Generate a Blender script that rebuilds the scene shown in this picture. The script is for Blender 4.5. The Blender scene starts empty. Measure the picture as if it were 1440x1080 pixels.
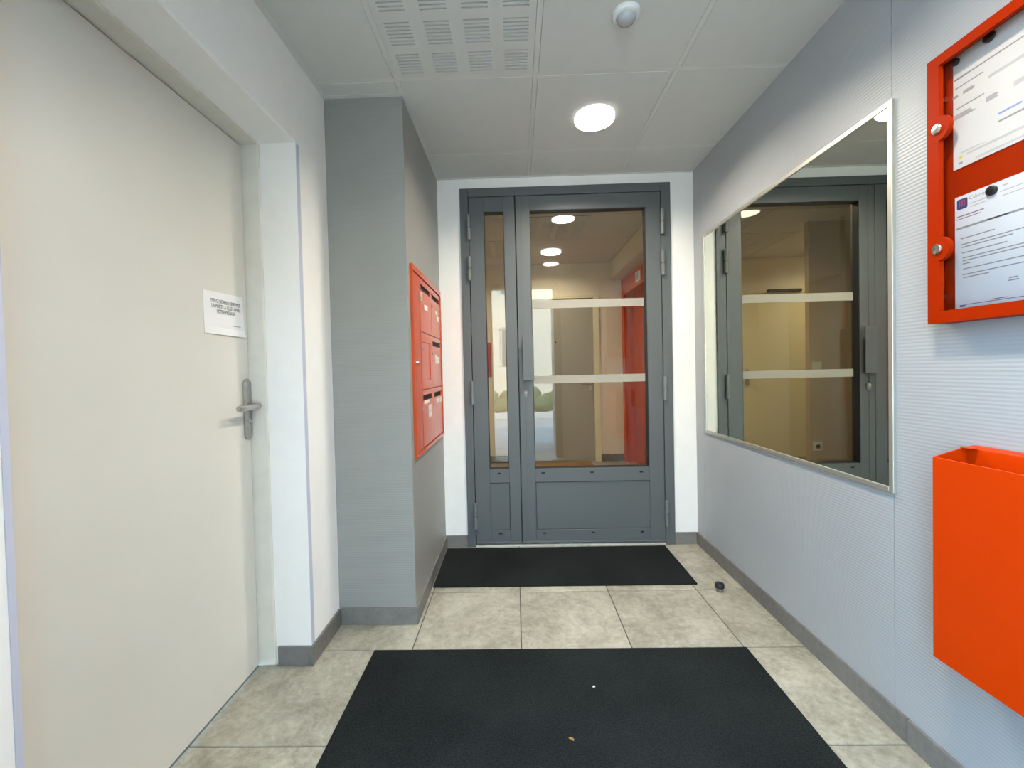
import bpy, bmesh, math, random
from mathutils import Vector, Matrix
random.seed(7)
S = bpy.context.scene
COL = S.collection

# ------------------------------------------------------------------ camera, sky, exposure
YAW, PITCH, ROLL, FPX = -0.0226, -0.0198, -0.0233, 600.0
CAM_H = 1.10
cy, sy = math.cos(YAW), math.sin(YAW); cp, sp = math.cos(PITCH), math.sin(PITCH); cr, sr = math.cos(ROLL), math.sin(ROLL)
Ry = Matrix(((cy, 0, -sy), (0, 1, 0), (sy, 0, cy)))
Rp = Matrix(((1, 0, 0), (0, cp, -sp), (0, sp, cp)))
Rr = Matrix(((cr, sr, 0), (-sr, cr, 0), (0, 0, 1)))
R = Rr @ Rp @ Ry                                   # rows: right, up, forward in (across, up, depth)
def sw(r): return Vector((r[0], r[2], r[1]))       # -> Blender x across, y depth, z up
right, up, fwd = sw(R[0]), sw(R[1]), sw(R[2])
cd = bpy.data.cameras.new('camera'); cam = bpy.data.objects.new('camera', cd); COL.objects.link(cam)
M4 = Matrix.Identity(4)
for i in range(3):
    M4[i][0], M4[i][1], M4[i][2] = right[i], up[i], -fwd[i]
M4[2][3] = CAM_H
cam.matrix_world = M4
cd.sensor_width = 36; cd.lens = FPX / 1440 * 36
cd.shift_x = 8.9 / 1440; cd.shift_y = -6.93 / 1440
cd.clip_start = 0.02
S.camera = cam

w = bpy.data.worlds.new('overcast_sky'); S.world = w; w.use_nodes = True
SKY = 23.5
w.node_tree.nodes['Background'].inputs[0].default_value = (0.40, 0.685, 1.0, 1)
w.node_tree.nodes['Background'].inputs[1].default_value = SKY
sun = bpy.data.lights.new('sun', 'SUN'); sun.energy = 24.0; sun.angle = math.radians(3); sun.color = (1.0, .88, .66)
so_ = bpy.data.objects.new('sun', sun); COL.objects.link(so_); so_.location = (1, 6, 12)
so_.rotation_euler = (math.radians(-48), 0, math.radians(14))      # added sun, high behind the house, to brighten the facade across the street
LAMP, HALL_LAMP = 21.0, 7.5          # watts of each ceiling lamp
SPREAD = 154.0
S.view_settings.view_transform = 'Standard'; S.view_settings.look = 'None'
S.view_settings.gamma = 1; S.view_settings.use_curve_mapping = False
S.view_settings.exposure = 0.0
c = S.cycles
c.use_denoising = True
c.max_bounces = 14; c.diffuse_bounces = 8; c.glossy_bounces = 8; c.transmission_bounces = 8; c.transparent_max_bounces = 16
c.sample_clamp_indirect = 6.0
c.caustics_reflective = True; c.caustics_refractive = False

# ------------------------------------------------------------------ materials
def nodes(name):
    m = bpy.data.materials.new(name); m.use_nodes = True
    return m, m.node_tree, m.node_tree.nodes['Principled BSDF']
def mat(name, col, rough=0.5, metal=0.0, var=0.06, scale=14.0, bump=0.0, bscale=250.0, spec=0.5, coat=0.0):
    m, t, b = nodes(name)
    N, L = t.nodes, t.links
    co = N.new('ShaderNodeTexCoord')
    nz = N.new('ShaderNodeTexNoise'); nz.inputs['Scale'].default_value = scale; nz.inputs['Detail'].default_value = 4
    L.new(co.outputs['Object'], nz.inputs['Vector'])
    rp = N.new('ShaderNodeMapRange'); rp.inputs['From Min'].default_value = .3; rp.inputs['From Max'].default_value = .7
    rp.inputs['To Min'].default_value = 1 - var; rp.inputs['To Max'].default_value = 1 + var * .5
    L.new(nz.outputs['Fac'], rp.inputs['Value'])
    mx = N.new('ShaderNodeVectorMath'); mx.operation = 'SCALE'; mx.inputs[0].default_value = col
    L.new(rp.outputs['Result'], mx.inputs['Scale']); L.new(mx.outputs['Vector'], b.inputs['Base Color'])
    b.inputs['Roughness'].default_value = rough; b.inputs['Metallic'].default_value = metal
    b.inputs['Specular IOR Level'].default_value = spec; b.inputs['Coat Weight'].default_value = coat
    if bump:
        n2 = N.new('ShaderNodeTexNoise'); n2.inputs['Scale'].default_value = bscale; n2.inputs['Detail'].default_value = 3
        L.new(co.outputs['Object'], n2.inputs['Vector'])
        bp = N.new('ShaderNodeBump'); bp.inputs['Strength'].default_value = bump; bp.inputs['Distance'].default_value = .002
        L.new(n2.outputs['Fac'], bp.inputs['Height']); L.new(bp.outputs['Normal'], b.inputs['Normal'])
    return m
def ribbed(name, col):
    m = mat(name, col, rough=.42, var=.03, scale=5)
    t = m.node_tree; N, L = t.nodes, t.links; b = N['Principled BSDF']
    ge = N.new('ShaderNodeNewGeometry'); wv = N.new('ShaderNodeTexWave'); wv.wave_type = 'BANDS'; wv.bands_direction = 'Z'
    wv.inputs['Scale'].default_value = 32.0
    wv.inputs['Distortion'].default_value = .25
    wv.inputs['Detail Scale'].default_value = .6
    L.new(ge.outputs['Position'], wv.inputs['Vector'])
    bp = N.new('ShaderNodeBump'); bp.inputs['Strength'].default_value = .2; bp.inputs['Distance'].default_value = .002
    L.new(wv.outputs['Fac'], bp.inputs['Height']); L.new(bp.outputs['Normal'], b.inputs['Normal'])
    return m
def concrete(name, a, bcol, rough=.45, spread=.10):
    m, t, b = nodes(name); N, L = t.nodes, t.links
    ge = N.new('ShaderNodeNewGeometry'); oi = N.new('ShaderNodeObjectInfo')
    ad = N.new('ShaderNodeVectorMath'); ad.operation = 'MULTIPLY_ADD'
    ad.inputs[1].default_value = (1, 1, 1)
    sc = N.new('ShaderNodeVectorMath'); sc.operation = 'SCALE'; sc.inputs[0].default_value = (17, 31, 9)
    L.new(oi.outputs['Random'], sc.inputs['Scale'])
    L.new(ge.outputs['Position'], ad.inputs[0]); L.new(sc.outputs['Vector'], ad.inputs[2])
    n1 = N.new('ShaderNodeTexNoise'); n1.inputs['Scale'].default_value = 4.5; n1.inputs['Detail'].default_value = 9; n1.inputs['Roughness'].default_value = .68; n1.inputs['Distortion'].default_value = .6
    n2 = N.new('ShaderNodeTexNoise'); n2.inputs['Scale'].default_value = 42; n2.inputs['Detail'].default_value = 8; n2.inputs['Roughness'].default_value = .75
    L.new(ad.outputs['Vector'], n1.inputs['Vector']); L.new(ad.outputs['Vector'], n2.inputs['Vector'])
    av = N.new('ShaderNodeMath'); av.operation = 'MULTIPLY_ADD'; av.inputs[1].default_value = .45
    m1 = N.new('ShaderNodeMath'); m1.operation = 'MULTIPLY'; m1.inputs[1].default_value = .55
    L.new(n1.outputs['Fac'], m1.inputs[0]); L.new(n2.outputs['Fac'], av.inputs[0]); L.new(m1.outputs[0], av.inputs[2])
    cr_ = N.new('ShaderNodeValToRGB'); cr_.color_ramp.elements[0].position = .40; cr_.color_ramp.elements[1].position = .60
    cr_.color_ramp.elements[0].color = (*a, 1); cr_.color_ramp.elements[1].color = (*bcol, 1)
    L.new(av.outputs[0], cr_.inputs['Fac'])
    rv = N.new('ShaderNodeMapRange'); rv.inputs['To Min'].default_value = 1 - spread; rv.inputs['To Max'].default_value = 1 + spread * .4
    L.new(oi.outputs['Random'], rv.inputs['Value'])
    mx = N.new('ShaderNodeVectorMath'); mx.operation = 'SCALE'
    L.new(cr_.outputs['Color'], mx.inputs[0]); L.new(rv.outputs['Result'], mx.inputs['Scale'])
    L.new(mx.outputs['Vector'], b.inputs['Base Color'])
    b.inputs['Roughness'].default_value = rough
    bp = N.new('ShaderNodeBump'); bp.inputs['Strength'].default_value = .12; bp.inputs['Distance'].default_value = .001
    L.new(n2.outputs['Fac'], bp.inputs['Height']); L.new(bp.outputs['Normal'], b.inputs['Normal'])
    return m
def matting(name, dark, light):
    m, t, b = nodes(name); N, L = t.nodes, t.links
    ge = N.new('ShaderNodeNewGeometry')
    n = N.new('ShaderNodeTexNoise'); n.inputs['Scale'].default_value = 230; n.inputs['Detail'].default_value = 2
    v = N.new('ShaderNodeTexNoise'); v.inputs['Scale'].default_value = 3.5; v.inputs['Detail'].default_value = 5
    L.new(ge.outputs['Position'], n.inputs['Vector']); L.new(ge.outputs['Position'], v.inputs['Vector'])
    a = N.new('ShaderNodeMath'); a.operation = 'MULTIPLY_ADD'; a.inputs[1].default_value = .35
    L.new(v.outputs['Fac'], a.inputs[0]); L.new(n.outputs['Fac'], a.inputs[2])
    r = N.new('ShaderNodeValToRGB'); r.color_ramp.elements[0].position = .48; r.color_ramp.elements[1].position = .86
    r.color_ramp.elements[0].color = (*dark, 1); r.color_ramp.elements[1].color = (*light, 1)
    L.new(a.outputs[0], r.inputs['Fac']); L.new(r.outputs['Color'], b.inputs['Base Color'])
    b.inputs['Roughness'].default_value = .95; b.inputs['Specular IOR Level'].default_value = .15
    bp = N.new('ShaderNodeBump'); bp.inputs['Strength'].default_value = .9; bp.inputs['Distance'].default_value = .004
    L.new(n.outputs['Fac'], bp.inputs['Height']); L.new(bp.outputs['Normal'], b.inputs['Normal'])
    return m
def glass(name, tint, ior=1.5):
    m = bpy.data.materials.new(name); m.use_nodes = True; t = m.node_tree; t.nodes.clear(); N, L = t.nodes, t.links
    o = N.new('ShaderNodeOutputMaterial'); mx = N.new('ShaderNodeMixShader'); f = N.new('ShaderNodeFresnel'); f.inputs['IOR'].default_value = ior
    tr = N.new('ShaderNodeBsdfTransparent'); tr.inputs['Color'].default_value = (*tint, 1)
    gl = N.new('ShaderNodeBsdfGlossy'); gl.inputs['Roughness'].default_value = 0.0
    L.new(f.outputs[0], mx.inputs[0]); L.new(tr.outputs[0], mx.inputs[1]); L.new(gl.outputs[0], mx.inputs[2]); L.new(mx.outputs[0], o.inputs['Surface'])
    return m
def frosted(name, col):
    m = bpy.data.materials.new(name); m.use_nodes = True; t = m.node_tree; t.nodes.clear(); N, L = t.nodes, t.links
    o = N.new('ShaderNodeOutputMaterial'); mx = N.new('ShaderNodeMixShader'); mx.inputs[0].default_value = .55
    d = N.new('ShaderNodeBsdfDiffuse'); d.inputs['Color'].default_value = (*col, 1)
    tl = N.new('ShaderNodeBsdfTranslucent'); tl.inputs['Color'].default_value = (*col, 1)
    L.new(d.outputs[0], mx.inputs[1]); L.new(tl.outputs[0], mx.inputs[2]); L.new(mx.outputs[0], o.inputs['Surface'])
    return m
def emit(name, col, s):
    m = bpy.data.materials.new(name); m.use_nodes = True; t = m.node_tree; t.nodes.clear()
    o = t.nodes.new('ShaderNodeOutputMaterial'); e = t.nodes.new('ShaderNodeEmission')
    e.inputs[0].default_value = (*col, 1); e.inputs[1].default_value = s
    t.links.new(e.outputs[0], o.inputs['Surface']); return m

WHITE = mat('white_paint', (.85, .835, .80), .6, bump=.25, var=.02, bscale=180)
CREAM = mat('cream_door_paint', (.68, .65, .575), .40, var=.025, scale=4, bump=.06, bscale=120)
JAMB = mat('cream_jamb_paint', (.68, .65, .57), .45, var=.05, scale=20, bump=.2, bscale=40)
PANEL = ribbed('ribbed_grey_panel', (.27, .265, .246))
PANEL_R = ribbed('ribbed_daylit_panel', (.355, .366, .378))  # column cladding again, paler and bluer with the daylight put in its colour
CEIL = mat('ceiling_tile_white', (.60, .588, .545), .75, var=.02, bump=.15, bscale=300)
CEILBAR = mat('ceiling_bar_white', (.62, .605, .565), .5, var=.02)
VOID = mat('void_dark', (.11, .105, .10), .9)
TILE = concrete('concrete_tile', (.225, .203, .152), (.445, .412, .33), .38)
GROUT = mat('grout_dark', (.085, .078, .066), .9, bump=.2)
PLINTH = concrete('plinth_tile_grey', (.125, .117, .106), (.19, .18, .165), .5)
MATBLK = matting('black_carpet_mat', (.0015, .0022, .0024), (.0195, .0225, .0215))
COIR = matting('coir_brown', (.20, .10, .03), (.42, .25, .10))
DOORG = mat('anthracite_door_paint', (.090, .097, .099), .48, var=.03, scale=6, bump=.04, bscale=300)
HINGEG = mat('anthracite_highlit', (.135, .145, .142), .34, var=.03)  # door paint made lighter to carry the hinges' highlight
GASKET = mat('black_gasket', (.008, .008, .010), .6)
GLASS = glass('clear_glass', (.985, .975, .94), 1.5)
PLEXI = glass('plexiglass', (.995, .995, .995), 1.2)
FROST = frosted('frosted_film', (.63, .60, .535))
STEEL = mat('brushed_steel', (.46, .45, .43), .34, metal=1, var=.12, scale=60)
LOCKG = mat('lock_grey', (.17, .17, .165), .5, var=.05)
LOCKC = mat('lock_cylinder_brass_grey', (.42, .40, .33), .45, var=.1, scale=90)
GUARD = mat('corner_guard_lavender', (.52, .53, .62), .5, var=.03)
VOIDB = mat('void_shade_black', (.02, .019, .018), .9)
CHROME = mat('chrome', (.75, .74, .70), .18, metal=1, var=.05)
ALU = mat('satin_aluminium', (.55, .54, .48), .42, metal=.8, var=.04)
ALUD = mat('threshold_aluminium', (.80, .77, .70), .45, metal=.4, var=.04)
MIRR = mat('mirror_silver', (.70, .715, .63), .0, metal=1, var=0)
ORANGE = mat('orange_lacquer', (.305, .017, .0003), .45, var=.02, scale=5, spec=.04)
ORANGE2 = mat('orange_lacquer_box', (.54, .037, .0003), .36, var=.03, scale=6, bump=.03, bscale=600, spec=.12)
ORANGE3 = mat('mailbox_orange', (.50, .06, .008), .22, var=.03, scale=6)
RED = mat('red_enamel', (.42, .012, .01), .35)
BLACK = mat('black_plastic', (.012, .012, .014), .35)
SLOT = mat('slot_black', (.006, .005, .005), .8)
PAPER = mat('white_paper', (.60, .585, .565), .8, var=.02)
PAPERD = mat('door_notice_paper', (.83, .82, .80), .8, var=.02)
PAPERB = mat('white_paper_cool', (.63, .64, .66), .8, var=.02)
INK = mat('black_ink', (.05, .045, .055), .8)
INKG = mat('grey_ink', (.26, .245, .25), .8)
INKL = mat('pale_grey_ink', (.42, .405, .405), .8)
INKB = mat('blue_ink', (.22, .27, .52), .8)
INKY = mat('yellow_ink', (.62, .50, .05), .8)
INKN = mat('navy_ink', (.035, .045, .16), .8)
INKR = mat('crimson_ink', (.35, .05, .10), .8)
INKP = mat('plum_ink', (.20, .12, .18), .8)
LABEL = mat('cream_label', (.74, .70, .62), .7)
LABELG = mat('green_label', (.42, .55, .36), .6)
PLAST = mat('white_plastic', (.72, .73, .71), .35)
LENS = mat('grey_lens', (.40, .42, .42), .25)
LIGHTM = emit('lamp_glow', (1.0, .955, .87), 9)
LIGHTH = emit('lamp_glow_hall', (1.0, .92, .78), 9)
RIMGLOW = emit('lamp_side_glow', (1.0, .97, .90), 1.6)
LAMPRIM = mat('lamp_opal_rim', (.85, .85, .83), .4)
HALLP = mat('hall_pinkish_paint', (.52, .43, .33), .6, var=.02, bump=.15)
HALLW = mat('hall_cream_paint', (.70, .655, .545), .6, var=.02, bump=.15)
HALLY = mat('hall_lamplit_cream', (.66, .62, .43), .45, var=.02)  # cream paint yellowed by the warm lamplight put into its colour
HALLG = mat('hall_grey_door', (.30, .285, .245), .45, var=.03)
HALLF = concrete('hall_floor_tile', (.22, .205, .17), (.36, .34, .29), .4)
STREET = concrete('street_paving', (.26, .25, .24), (.38, .37, .35), .8)
KERB = mat('kerb_stone', (.62, .61, .58), .8)
LEAFM = mat('hedge_green', (.075, .13, .045), .7, var=.5, scale=30, bump=1, bscale=25)
RENDERW = mat('facade_render', (.84, .78, .66), .8, var=.05, scale=3)
PANE = mat('dark_window_pane', (.12, .13, .14), .08)
BLUE = mat('blue_sign', (.10, .14, .42), .5)

# ------------------------------------------------------------------ builders
ORG = {}
def org(o): return ORG[o.name] if o is not None else Vector((0, 0, 0))
def props(o, label=None, cat=None, group=None, kind=None):
    if label: o['label'] = label
    if cat: o['category'] = cat
    if group: o['group'] = group
    if kind: o['kind'] = kind
    return o
def root(name, loc, label, cat, group=None, kind=None):
    o = bpy.data.objects.new(name, None); COL.objects.link(o); o.location = loc; o.empty_display_size = .05
    ORG[o.name] = Vector(loc); return props(o, label, cat, group, kind)
def ob(name, bm, m, parent=None, bevel=0.0, segs=2, smooth=False):
    """link a bmesh given in world coordinates as one object, its origin at its base centre"""
    bmesh.ops.recalc_face_normals(bm, faces=bm.faces)
    xs = [v.co for v in bm.verts]
    lo = Vector((min(v.x for v in xs), min(v.y for v in xs), min(v.z for v in xs)))
    hi = Vector((max(v.x for v in xs), max(v.y for v in xs), max(v.z for v in xs)))
    o0 = Vector(((lo.x + hi.x) / 2, (lo.y + hi.y) / 2, lo.z))
    bmesh.ops.translate(bm, verts=bm.verts, vec=-o0)
    me = bpy.data.meshes.new(name)
    if bevel:
        bmesh.ops.bevel(bm, geom=[e for e in bm.edges if len(e.link_faces) == 2 and e.calc_face_angle(0) > .5], offset=bevel, segments=segs, affect='EDGES', profile=.5, clamp_overlap=True)
    if smooth:
        for f in bm.faces: f.smooth = True
        for e in bm.edges:
            if len(e.link_faces) == 2 and e.calc_face_angle(0) > .7: e.smooth = False
    bm.to_mesh(me); bm.free()
    me.materials.append(m)
    o = bpy.data.objects.new(name, me); COL.objects.link(o)
    if parent is not None: o.parent = parent
    o.location = o0 - org(parent)
    ORG[o.name] = o0
    return o
def B(*boxes):
    bm = bmesh.new()
    for (x0, x1, y0, y1, z0, z1) in boxes:
        vs = [bm.verts.new((x, y, z)) for x in (x0, x1) for y in (y0, y1) for z in (z0, z1)]
        for f in ((0, 1, 3, 2), (4, 6, 7, 5), (0, 4, 5, 1), (2, 3, 7, 6), (0, 2, 6, 4), (1, 5, 7, 3)):
            bm.faces.new([vs[i] for i in f])
    return bm
def box(name, b, m, parent=None, bevel=0.0, **k): return ob(name, B(b), m, parent, bevel, **k)
def prism(pts, axis, a, b, bm=None):
    """polygon pts (2-D) extruded along an axis from a to b; 2-D order is the two other axes in xyz order"""
    bm = bm or bmesh.new()
    def P(p, t):
        if axis == 'x': return (t, p[0], p[1])
        if axis == 'y': return (p[0], t, p[1])
        return (p[0], p[1], t)
    A = [bm.verts.new(P(p, a)) for p in pts]; C = [bm.verts.new(P(p, b)) for p in pts]
    bm.faces.new(A); bm.faces.new(C[::-1])
    n = len(pts)
    for i in range(n): bm.faces.new((A[i], A[(i + 1) % n], C[(i + 1) % n], C[i]))
    return bm
def circle(cx, cy_, r, n=24, a0=0, a1=2 * math.pi):
    full = abs(a1 - a0 - 2 * math.pi) < 1e-6
    k = n if full else n + 1
    return [(cx + r * math.cos(a0 + (a1 - a0) * i / n), cy_ + r * math.sin(a0 + (a1 - a0) * i / n)) for i in range(k)]
def cyl(axis, c2, r, a, b, n=24, bm=None): return prism(circle(c2[0], c2[1], r, n), axis, a, b, bm)
def lathe(profile, cx, cy_, n=32):
    bm = bmesh.new(); rings = []
    for (r, z) in profile:
        rings.append([bm.verts.new((cx + r * math.cos(2 * math.pi * i / n), cy_ + r * math.sin(2 * math.pi * i / n), z)) for i in range(n)] if r > 1e-6 else [bm.verts.new((cx, cy_, z))])
    for A, C in zip(rings, rings[1:]):
        for i in range(n):
            j = (i + 1) % n
            if len(A) == 1 and len(C) == 1: continue
            if len(A) == 1: bm.faces.new((A[0], C[i], C[j]))
            elif len(C) == 1: bm.faces.new((A[i], A[j], C[0]))
            else: bm.faces.new((A[i], A[j], C[j], C[i]))
    for rg in (rings[0], rings[-1]):
        if len(rg) > 1: bm.faces.new(rg)
    return bm
def tube(pts, r, n=12, flat=1.0):
    """round bar through points"""
    bm = bmesh.new(); rings = []
    P = [Vector(p) for p in pts]
    for i, p in enumerate(P):
        d = (P[min(i + 1, len(P) - 1)] - P[max(i - 1, 0)]).normalized()
        u = d.cross(Vector((0, 0, 1)))
        u = u.normalized() if u.length > 1e-4 else Vector((1, 0, 0))
        v = u.cross(d).normalized()
        rr = r[i] if isinstance(r, (list, tuple)) else r
        rings.append([bm.verts.new(p + u * rr * math.cos(2 * math.pi * k / n) + v * rr * flat * math.sin(2 * math.pi * k / n)) for k in range(n)])
    for A, C in zip(rings, rings[1:]):
        for k in range(n): bm.faces.new((A[k], A[(k + 1) % n], C[(k + 1) % n], C[k]))
    bm.faces.new(rings[0]); bm.faces.new(rings[-1])
    return bm
def text_bm(body, size, width, face, pos, x_scale=None):
    """flat lettering, centred at pos; face '+x' reads on a surface facing +x, '-x' on one facing -x"""
    cu = bpy.data.curves.new('t', 'FONT'); cu.body = body; cu.size = size; cu.align_x = 'CENTER'; cu.align_y = 'CENTER'; cu.resolution_u = 2
    to = bpy.data.objects.new('t', cu); COL.objects.link(to)
    me = bpy.data.meshes.new_from_object(to.evaluated_get(bpy.context.evaluated_depsgraph_get()))
    bm = bmesh.new(); bm.from_mesh(me)
    xs = [v.co.x for v in bm.verts]; k = width / (max(xs) - min(xs)); mid = (max(xs) + min(xs)) / 2
    sgn = 1 if face == '+x' else -1
    for v in bm.verts:
        X, Y = (v.co.x - mid) * k, v.co.y
        v.co = Vector((pos[0] + sgn * .0003, pos[1] + sgn * X, pos[2] + Y))
    bpy.data.objects.remove(to); bpy.data.curves.remove(cu); bpy.data.meshes.remove(me)
    return bm
def quads(rects, x, th=.0003):
    """thin printed strips on a plane of constant x facing -x: (y0, y1, z0, z1)"""
    return B(*[(x - th, x, min(a, b), max(a, b), min(c_, d), max(c_, d)) for a, b, c_, d in rects])

# ------------------------------------------------------------------ measured planes
XR, XL, XC, XD, XJ = 1.110, -.797, -.458, -.996, -.933
ZB, ZC, ZV, ZN = 2.652, 1.843, 1.585, .650       # back wall, column face, far and near reveal of the white door
H = 2.2886
HB, HH = 5.07, 2.345                             # hall: back wall, ceiling
T, GX, GZ = .4346, .0, 1.664                  # floor tiles
CT, CX0, CZ0, CTZ = .5649, .1088, 1.7416, .6062  # ceiling tiles
FZ = .06                                         # inner face of the entrance wall

# ------------------------------------------------------------------ floor
fl = box('floor', (-1.02, XR + .05, -.14, ZB + .1, -.06, -.0025), GROUT)
props(fl, 'lobby floor of square beige-grey concrete-look tiles with dark joints', 'floor', kind='structure')
gw = .0023
xs = [-1.01] + [GX + k * T for k in range(-1, 4)]; ys = [GZ + k * T for k in range(-5, 4)]
for i in range(len(xs) - 1):
    for j in range(len(ys) - 1):
        x0, x1 = max(xs[i], -1.0), min(xs[i + 1], XR); y0, y1 = max(ys[j], -.13), min(ys[j + 1], ZB + .09)
        if x1 - x0 < .012 or y1 - y0 < .012: continue
        if x1 < XC - .005 and y0 > ZC + .01: continue
        box('tile', (x0 + gw, x1 - gw, y0 + gw, y1 - gw, -.012, 0), TILE, fl, bevel=.0012, segs=1)
fl2 = box('floor', (-1.7, 1.45, ZB + .1, HB + .1, -.06, -.0005), HALLF)
props(fl2, 'hall floor of dull grey tiles seen through the glazed door', 'floor', kind='structure')

# ------------------------------------------------------------------ ceiling
cz = root('ceiling', (.15, 1.35, H), 'lobby suspended ceiling of flush white tiles between thin bars', 'ceiling', kind='structure')
cxs = [XL - .02, CX0 - CT, CX0, CX0 + CT, XR]
cys = [-.14, CZ0 - 3 * CTZ, CZ0 - 2 * CTZ, CZ0 - CTZ, CZ0, CZ0 + CTZ, ZB]
cys = [v for i, v in enumerate(cys) if i == 0 or v > -.1]
def perforated(parent, x0, x1, y0, y1, z, m):
    """a tile whose slots are real openings in a plate with a black sheet behind for the shade of the void"""
    bm = bmesh.new(); W, D = x1 - x0, y1 - y0; th = .008
    ncx, ncy, ns = 4, 4, 7
    xc, yc = [x0], [y0]; xslot, yslot = set(), set()
    px = W / ncx
    for i in range(ncx):
        xc += [x0 + px * i + px * .18, x0 + px * i + px * .82]; xslot.add(len(xc) - 2)
    xc.append(x1)
    py = D / ncy
    for j in range(ncy):
        a = y0 + py * j + py * .15; st = py * .70 / (ns - .6)
        for s in range(ns):
            yc += [a + st * s, a + st * s + st * .42]; yslot.add(len(yc) - 2)
    yc.append(y1)
    V = [[bm.verts.new((x, y, z)) for y in yc] for x in xc]
    U = {}
    def upv(i, j):
        if (i, j) not in U: U[(i, j)] = bm.verts.new((xc[i], yc[j], z + th))
        return U[(i, j)]
    for i in range(len(xc) - 1):
        for j in range(len(yc) - 1):
            q = (V[i][j], V[i + 1][j], V[i + 1][j + 1], V[i][j + 1])
            if i in xslot and j in yslot:
                w_ = [(i, j), (i + 1, j), (i + 1, j + 1), (i, j + 1)]
                for k in range(4):
                    a, b_ = w_[k], w_[(k + 1) % 4]
                    bm.faces.new((V[a[0]][a[1]], V[b_[0]][b_[1]], upv(*b_), upv(*a)))
            else: bm.faces.new(q)
    o = ob('perforated_tile', bm, m, parent)
    props(o, 'ceiling tile pierced by blocks of parallel slots')
    box('shade_backing', (x0, x1, y0, y1, z + th + .004, z + th + .007), VOIDB, parent)  # black sheet stands for the shade above the slots
    return o
for i in range(len(cxs) - 1):
    for j in range(len(cys) - 1):
        x0, x1, y0, y1 = cxs[i], cxs[i + 1], cys[j], cys[j + 1]
        if i == 0 and y0 >= CZ0 - .01: y1 = ZC + .02
        if i == 0 and y0 > ZC: continue
        g = .0108
        bx = (x0 + (g if i else 0), x1 - (g if i < 3 else 0), y0 + g, y1 - g)
        if i == 1 and j < len(cys) - 1 and abs(y1 - CZ0) < .01:
            perforated(cz, *bx, H - .0015, CEIL)
        else:
            box('ceiling_tile', (*bx, H - .0015, H + .014), CEIL, cz, bevel=.001, segs=1)
for x in cxs[1:4]:
    box('grid_bar', (x - .0098, x + .0098, -.14, ZC if False else (ZB if x > XC + .02 else ZC + .02), H - .0004, H + .0142), CEILBAR, cz)
for y in cys[1:-1]:
    for i in range(4):
        if i == 0 and y > ZC: continue
        box('grid_bar', (cxs[i] + (.01 if i else 0), cxs[i + 1] - (.01 if i < 3 else 0), y - .0098, y + .0098, H - .0004, H + .0142), CEILBAR, cz)
box('plenum_panel', (-1.05, XR + .05, -.14, ZB, H + .0145, H + .24), VOID, cz)
tr = root('trim_1', (XL, 1.0, H - .004), 'white edge angle round the lobby ceiling against the walls', 'trim', kind='structure')
for b in ((XL, XL + .020, FZ, ZC - .02, H - .0035, H - .0008), (XL, XC + .020, ZC - .020, ZC, H - .0035, H - .0008),
          (XC, XC + .020, ZC, ZB, H - .0035, H - .0008), (XC + .02, XR - .012, ZB - .016, ZB, H - .0035, H - .0008)):
    box('edge_angle', b, CEILBAR, tr)

# ------------------------------------------------------------------ walls
bm = prism([(XJ, ZV), (XL, ZV), (XL, ZC + .03), (XJ - .1, ZC + .03), (XJ - .1, ZV + .002)], 'z', 0, H + .02)     # pier beyond the white door
prism([(XJ, ZN), (XL, ZN), (XL, FZ - .18), (XJ - .1, FZ - .18), (XJ - .1, ZN - .002)], 'z', 0, H + .02, bm)            # pier this side of it
wl = ob('wall_left', bm, WHITE)
props(wl, 'white plastered wall with a deep reveal round the cream door', 'wall', kind='structure')
HD = 1.966; PHG = .0745
bmh = prism([(XL, HD + .006), (XL, H + .02), (XJ - .1, H + .02), (XJ - .1, HD), (XL - .006, HD)], 'y', ZN, ZV)
ob('lintel', bmh, WHITE, wl)

wc = root('wall_column', (XC - .17, ZC + .4, 0), 'grey panelled boxed column carrying the orange mailboxes', 'wall', kind='structure')
box('column_core', (XL - .1, XC - .012, ZC + .012, ZB + .01, 0, H + .02), VOID, wc)
box('cladding_panel', (XL, XC - .0025, ZC, ZC + .012, .068, H - .002), PANEL, wc)
box('cladding_panel', (XC - .012, XC, ZC + .0022, ZB, .068, H - .002), PANEL, wc)
box('corner_strip', (XC - .006, XC + .0006, ZC - .0006, ZC + .004, .068, H - .002), PANEL, wc)

wr = root('wall_right', (XR + .03, 1.3, 0), 'daylit grey wall clad in finely ribbed panels behind the mirror', 'wall', kind='structure')
ys_ = [FZ - .18, 1.278, 2.548, ZB + .02]
for a, b in zip(ys_, ys_[1:]):
    box('cladding_panel', (XR, XR + .012, a + .0012, b - .0012, .06, H + .02), PANEL_R, wr)
box('wall_core', (XR + .013, XR + .06, FZ - .18, ZB + .12, 0, H + .02), VOID, wr)

DX0, DX1, DH = -.3186, .968, 2.2247
bm = B((-1.70, DX0, ZB, ZB + .10, 0, H + .24), (DX1, 1.45, ZB, ZB + .10, 0, H + .24), (DX0, DX1, ZB, ZB + .10, DH, H + .24))
wb = ob('wall_back', bm, WHITE); props(wb, 'narrow white wall round the grey glazed double door', 'wall', kind='structure')
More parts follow.
